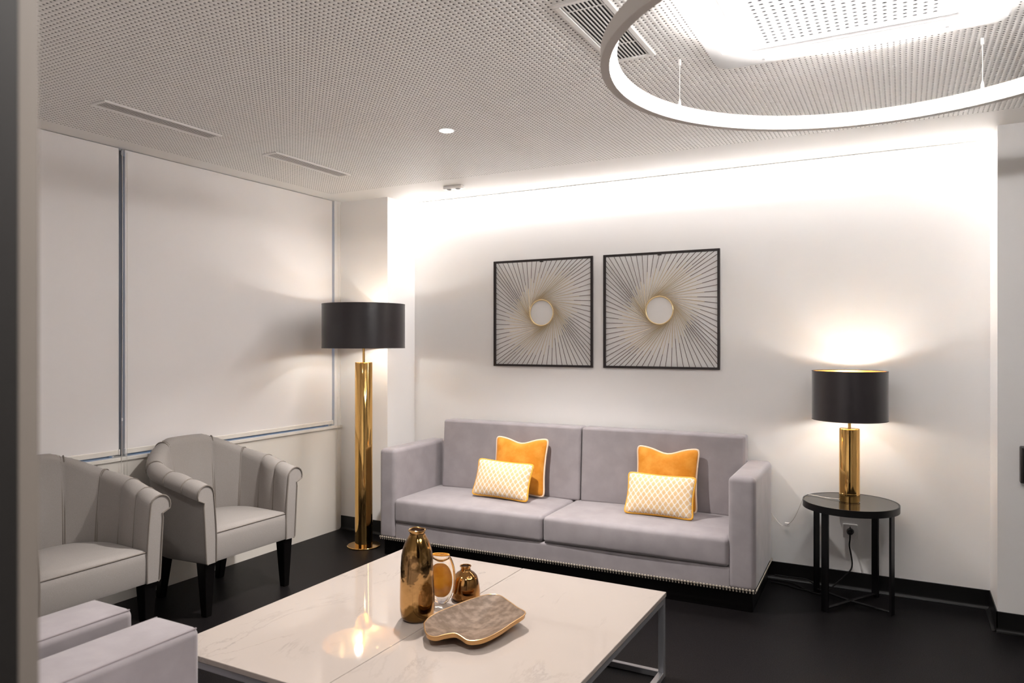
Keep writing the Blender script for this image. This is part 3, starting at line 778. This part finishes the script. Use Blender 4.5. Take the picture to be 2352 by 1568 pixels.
def bulb(t, z, zb, dx):
    obj('socket_arm', tube([(0, 0, z), (dx, 0, z)], .006, 12), M['gold'], t)
    for x, up in ((dx, 1), (-dx, -1)):
        zc = z if up > 0 else zb
        obj('socket', lathe([(0, zc), (.017, zc), (.017, zc+.04*up), (.012, zc+.045*up), (0, zc+.045*up)], 20, (x, 0, 0)), M['gold'], t)
        obj('bulb', lathe([(0, zc+.046*up)]+[(r, zc+(.046+q)*up) for r, q in ((.012, .001), (.018, .010), (.022, .022), (.022, .032), (.016, .043))]+[(0, zc+.096*up)], 16, (x, 0, 0)), M['bulb'], t)
    obj('socket_arm', tube([(0, 0, zb), (-dx, 0, zb)], .006, 12), M['gold'], t)
bulb(fl, 1.555, 1.545, .05)
tl = thing('table_lamp', 'gold column table lamp with black drum shade on the side table', 'lamp', (-.262, 4.435, .5665))
obj('base', lathe([(0, 0), (.050, 0), (.050, .004), (.0535, .005), (.0535, .046), (.052, .048), (0, .048)], 64), M['gold'], tl, ang=30)
obj('column', lathe([(0, .0485), (.0525, .0485), (.0525, .400), (.051, .403), (0, .403)], 64, deform=lambda q, a: Vector((q.x*(1+.006*math.sin(2*a+q.z*9)), q.y*(1+.006*math.sin(2*a+q.z*9)), q.z))), M['gold'], tl, ang=30)
obj('stem', tube([(0, 0, .403), (0, 0, .585)], .0075, 16), M['gold'], tl)
shade(tl, .452, .720, .193, .193)
bulb(tl, .580, .575, .04)
cord = smoothpath([(-.054, .004, .006), (-.12, .02, .0035), (-.19, .06, .003), (-.236, .062, .004), (-.247, .055, -.02), (-.262, .07, -.06), (-.30, .10, -.15), (-.345, .15, -.205), (-.385, .20, -.222), (-.42, .235, -.20), (-.46, .246, -.16), (-.52, .248, -.15)], 6)
cd = obj('cord', tube(cord, .0017, 6), M['cordclear'], tl)
obj('inline_switch', box(-.360, -.332, .150, .164, -.216, -.192, .004), M['plastic'], cd)

# ------------------------------------------------------------------ side table
st = thing('side_table', 'round black metal side table with dark glass top under the table lamp', 'table', (-.258, 4.435, 0))
R0 = .245
obj('rim', lathe([(R0-.006, .529), (R0, .529), (R0, .566), (R0-.0055, .566), (R0-.006, .5655), (R0-.006, .529)], 96), M['blackmetal'], st, ang=30)
obj('glass_top', lathe([(0, .545), (R0-.0064, .545), (R0-.0064, .564), (R0-.008, .565), (0, .565)], 96), M['smoked'], st, ang=30)
obj('under_ring', lathe([(R0-.03, .529), (R0-.0062, .529), (R0-.0062, .5445), (R0-.03, .5445), (R0-.03, .529)], 96), M['blackmetal'], st, ang=30)
lr = R0-.022
angs = [math.radians(q) for q in (58, 146, 240, 337)]
for a in angs:
    bm = box(-.006, .006, -.020, .020, .0, .5288, .001, 1)
    bmesh.ops.transform(bm, matrix=Matrix.Translation((lr*math.cos(a), lr*math.sin(a), 0)) @ Matrix.Rotation(a, 4, 'Z'), verts=bm.verts)
    obj('leg', bm, M['blackmetal'], st)
    bm = box(0, lr-.0065, -.010, .010, .012 if a < 2 or a > 3.5 else .012, .020, .001, 1)
    bmesh.ops.transform(bm, matrix=Matrix.Rotation(a, 4, 'Z'), verts=bm.verts)
    obj('floor_strut', bm, M['blackmetal'], st)

# ------------------------------------------------------------------ socket, plug, cable
so = thing('wall_socket', 'white square wall socket behind the side table', 'socket', (-.273, YN, .341))
obj('plate', box(-.040, .040, -.010, 0, -.040, .040, .003, 2), M['plastic'], so)
obj('recess', lathe([(0, -.0), (.021, 0), (.022, .0015), (.0, .0015)], 32, deform=lambda q, a: Vector((q.x, -q.z-.0102, q.y))), M['white'], so)
pg = thing('black_plug', 'round black plug in the wall socket with its cable dropping to the floor', 'plug', (-.273, YN-.0118, .341))
obj('body', lathe([(0, 0), (.019, 0), (.0195, .004), (.018, .022), (.013, .030), (0, .032)], 32, deform=lambda q, a: Vector((q.x, -q.z, q.y))), M['blackmetal'], pg)
cp = smoothpath([(0, -.022, -.008), (0, -.024, -.04), (-.003, -.024, -.08), (.006, -.028, -.13), (.012, -.034, -.18), (.004, -.045, -.215), (-.03, -.075, -.25), (-.07, -.12, -.285), (-.115, -.17, -.325), (-.15, -.185, -.336), (-.22, -.15, -.336), (-.30, -.06, -.336), (-.38, -.038, -.336), (-.45, -.036, -.336), (-.56, -.036, -.336)], 6)
obj('cable', tube(cp, .0042, 8), M['cable'], pg)
lc = obj('loose_cable', tube(smoothpath([(-.70, 4.60, .0045), (-.62, 4.585, .0045), (-.55, 4.55, .0045), (-.47, 4.54, .0045), (-.44, 4.60, .0045), (-.50, 4.66, .0285), (-.60, 4.668, .0285), (-.69, 4.665, .03)], 6), .004, 8), M['cable'])
tag(lc, 'thin black cable looped on the floor between sofa and side table', 'cable')

# ------------------------------------------------------------------ wall art
def art(x, label):
    t = thing('wall_art', label, 'wall art', (x, YN-.004, 1.655), 0, 'sunburst wall art pair')
    h, k = .392, .0075; hz = .385
    bm = bmesh.new()
    for a in ((-h, h, hz-2*k, hz), (-h, h, -hz, -hz+2*k), (-h, -h+2*k, -hz+2*k, hz-2*k), (h-2*k, h, -hz+2*k, hz-2*k)): add_box(bm, a[0], a[1], -.016, 0, a[2], a[3])
    obj('frame', bm, M['artblack'], t, smooth=False)
    RC_ = .092
    obj('centre_ring', tube([((RC_)*math.cos(a), -.012, (RC_)*math.sin(a)) for a in [2*PI*q/64 for q in range(64)]], .0046, 8, closed=True), M['artgoldring'], t)
    n = 76; per = []
    for q in range(n):
        s = (q+.5)/n*4; side = int(s); f = (s-side)*2-1; ih, iv = h-2*k, hz-2*k
        per.append([(f*ih, iv), (ih, -f*iv), (-f*ih, -iv), (-ih, f*iv)][side])
    for q, (px, pz) in enumerate(per):
        d = math.hypot(px, pz); a = math.atan2(pz, px); ta = a+math.acos(RC_/d)*.93
        qx, qz = RC_*math.cos(ta), RC_*math.sin(ta); P_, Q_ = Vector((px, -.008, pz)), Vector((qx, -.011 if q % 2 else -.014, qz))
        rad = (.272-.062*math.cos(2*(a-math.radians(135))))*(1 if q % 2 else .86)+.03*random.random()
        A2 = (Q_-P_).length_squared; B2 = 2*(P_.x*(Q_-P_).x+P_.z*(Q_-P_).z); C2 = P_.x**2+P_.z**2-rad*rad
        tr = min(.9, max(.08, (-B2-math.sqrt(max(0, B2*B2-4*A2*C2)))/(2*A2)))
        m_ = P_.lerp(Q_, tr); bm = bmesh.new()
        add_tube(bm, [P_, m_], .0019, 5, mi=0); add_tube(bm, [m_, Q_], .0015 if q % 3 else .0021, 5, mi=1)
        obj('rod', bm, [M['artbrown'], M['artgold']], t)
    hk = obj('hanger', box(-.012, .012, -.018, -.002, hz-2*k-.008, hz-2*k, .002), M['artblack'], t)
    return t
art(-2.277, 'square black framed gold sunburst wall art, left of the pair')
art(-1.4145, 'square black framed gold sunburst wall art, right of the pair')

# ------------------------------------------------------------------ dark box at the right edge
wbx = thing('wall_box', 'dark box on the wall at the right edge of the picture', 'box', (.56, YF, .846))
obj('case', box(-.055, .065, -.045, 0, -.09, .09, .006), M['handle'], wbx)
obj('door', box(-.045, .058, -.0485, -.0452, -.08, .08, .002), M['blackmetal'], wbx)
bpy.context.view_layer.update()
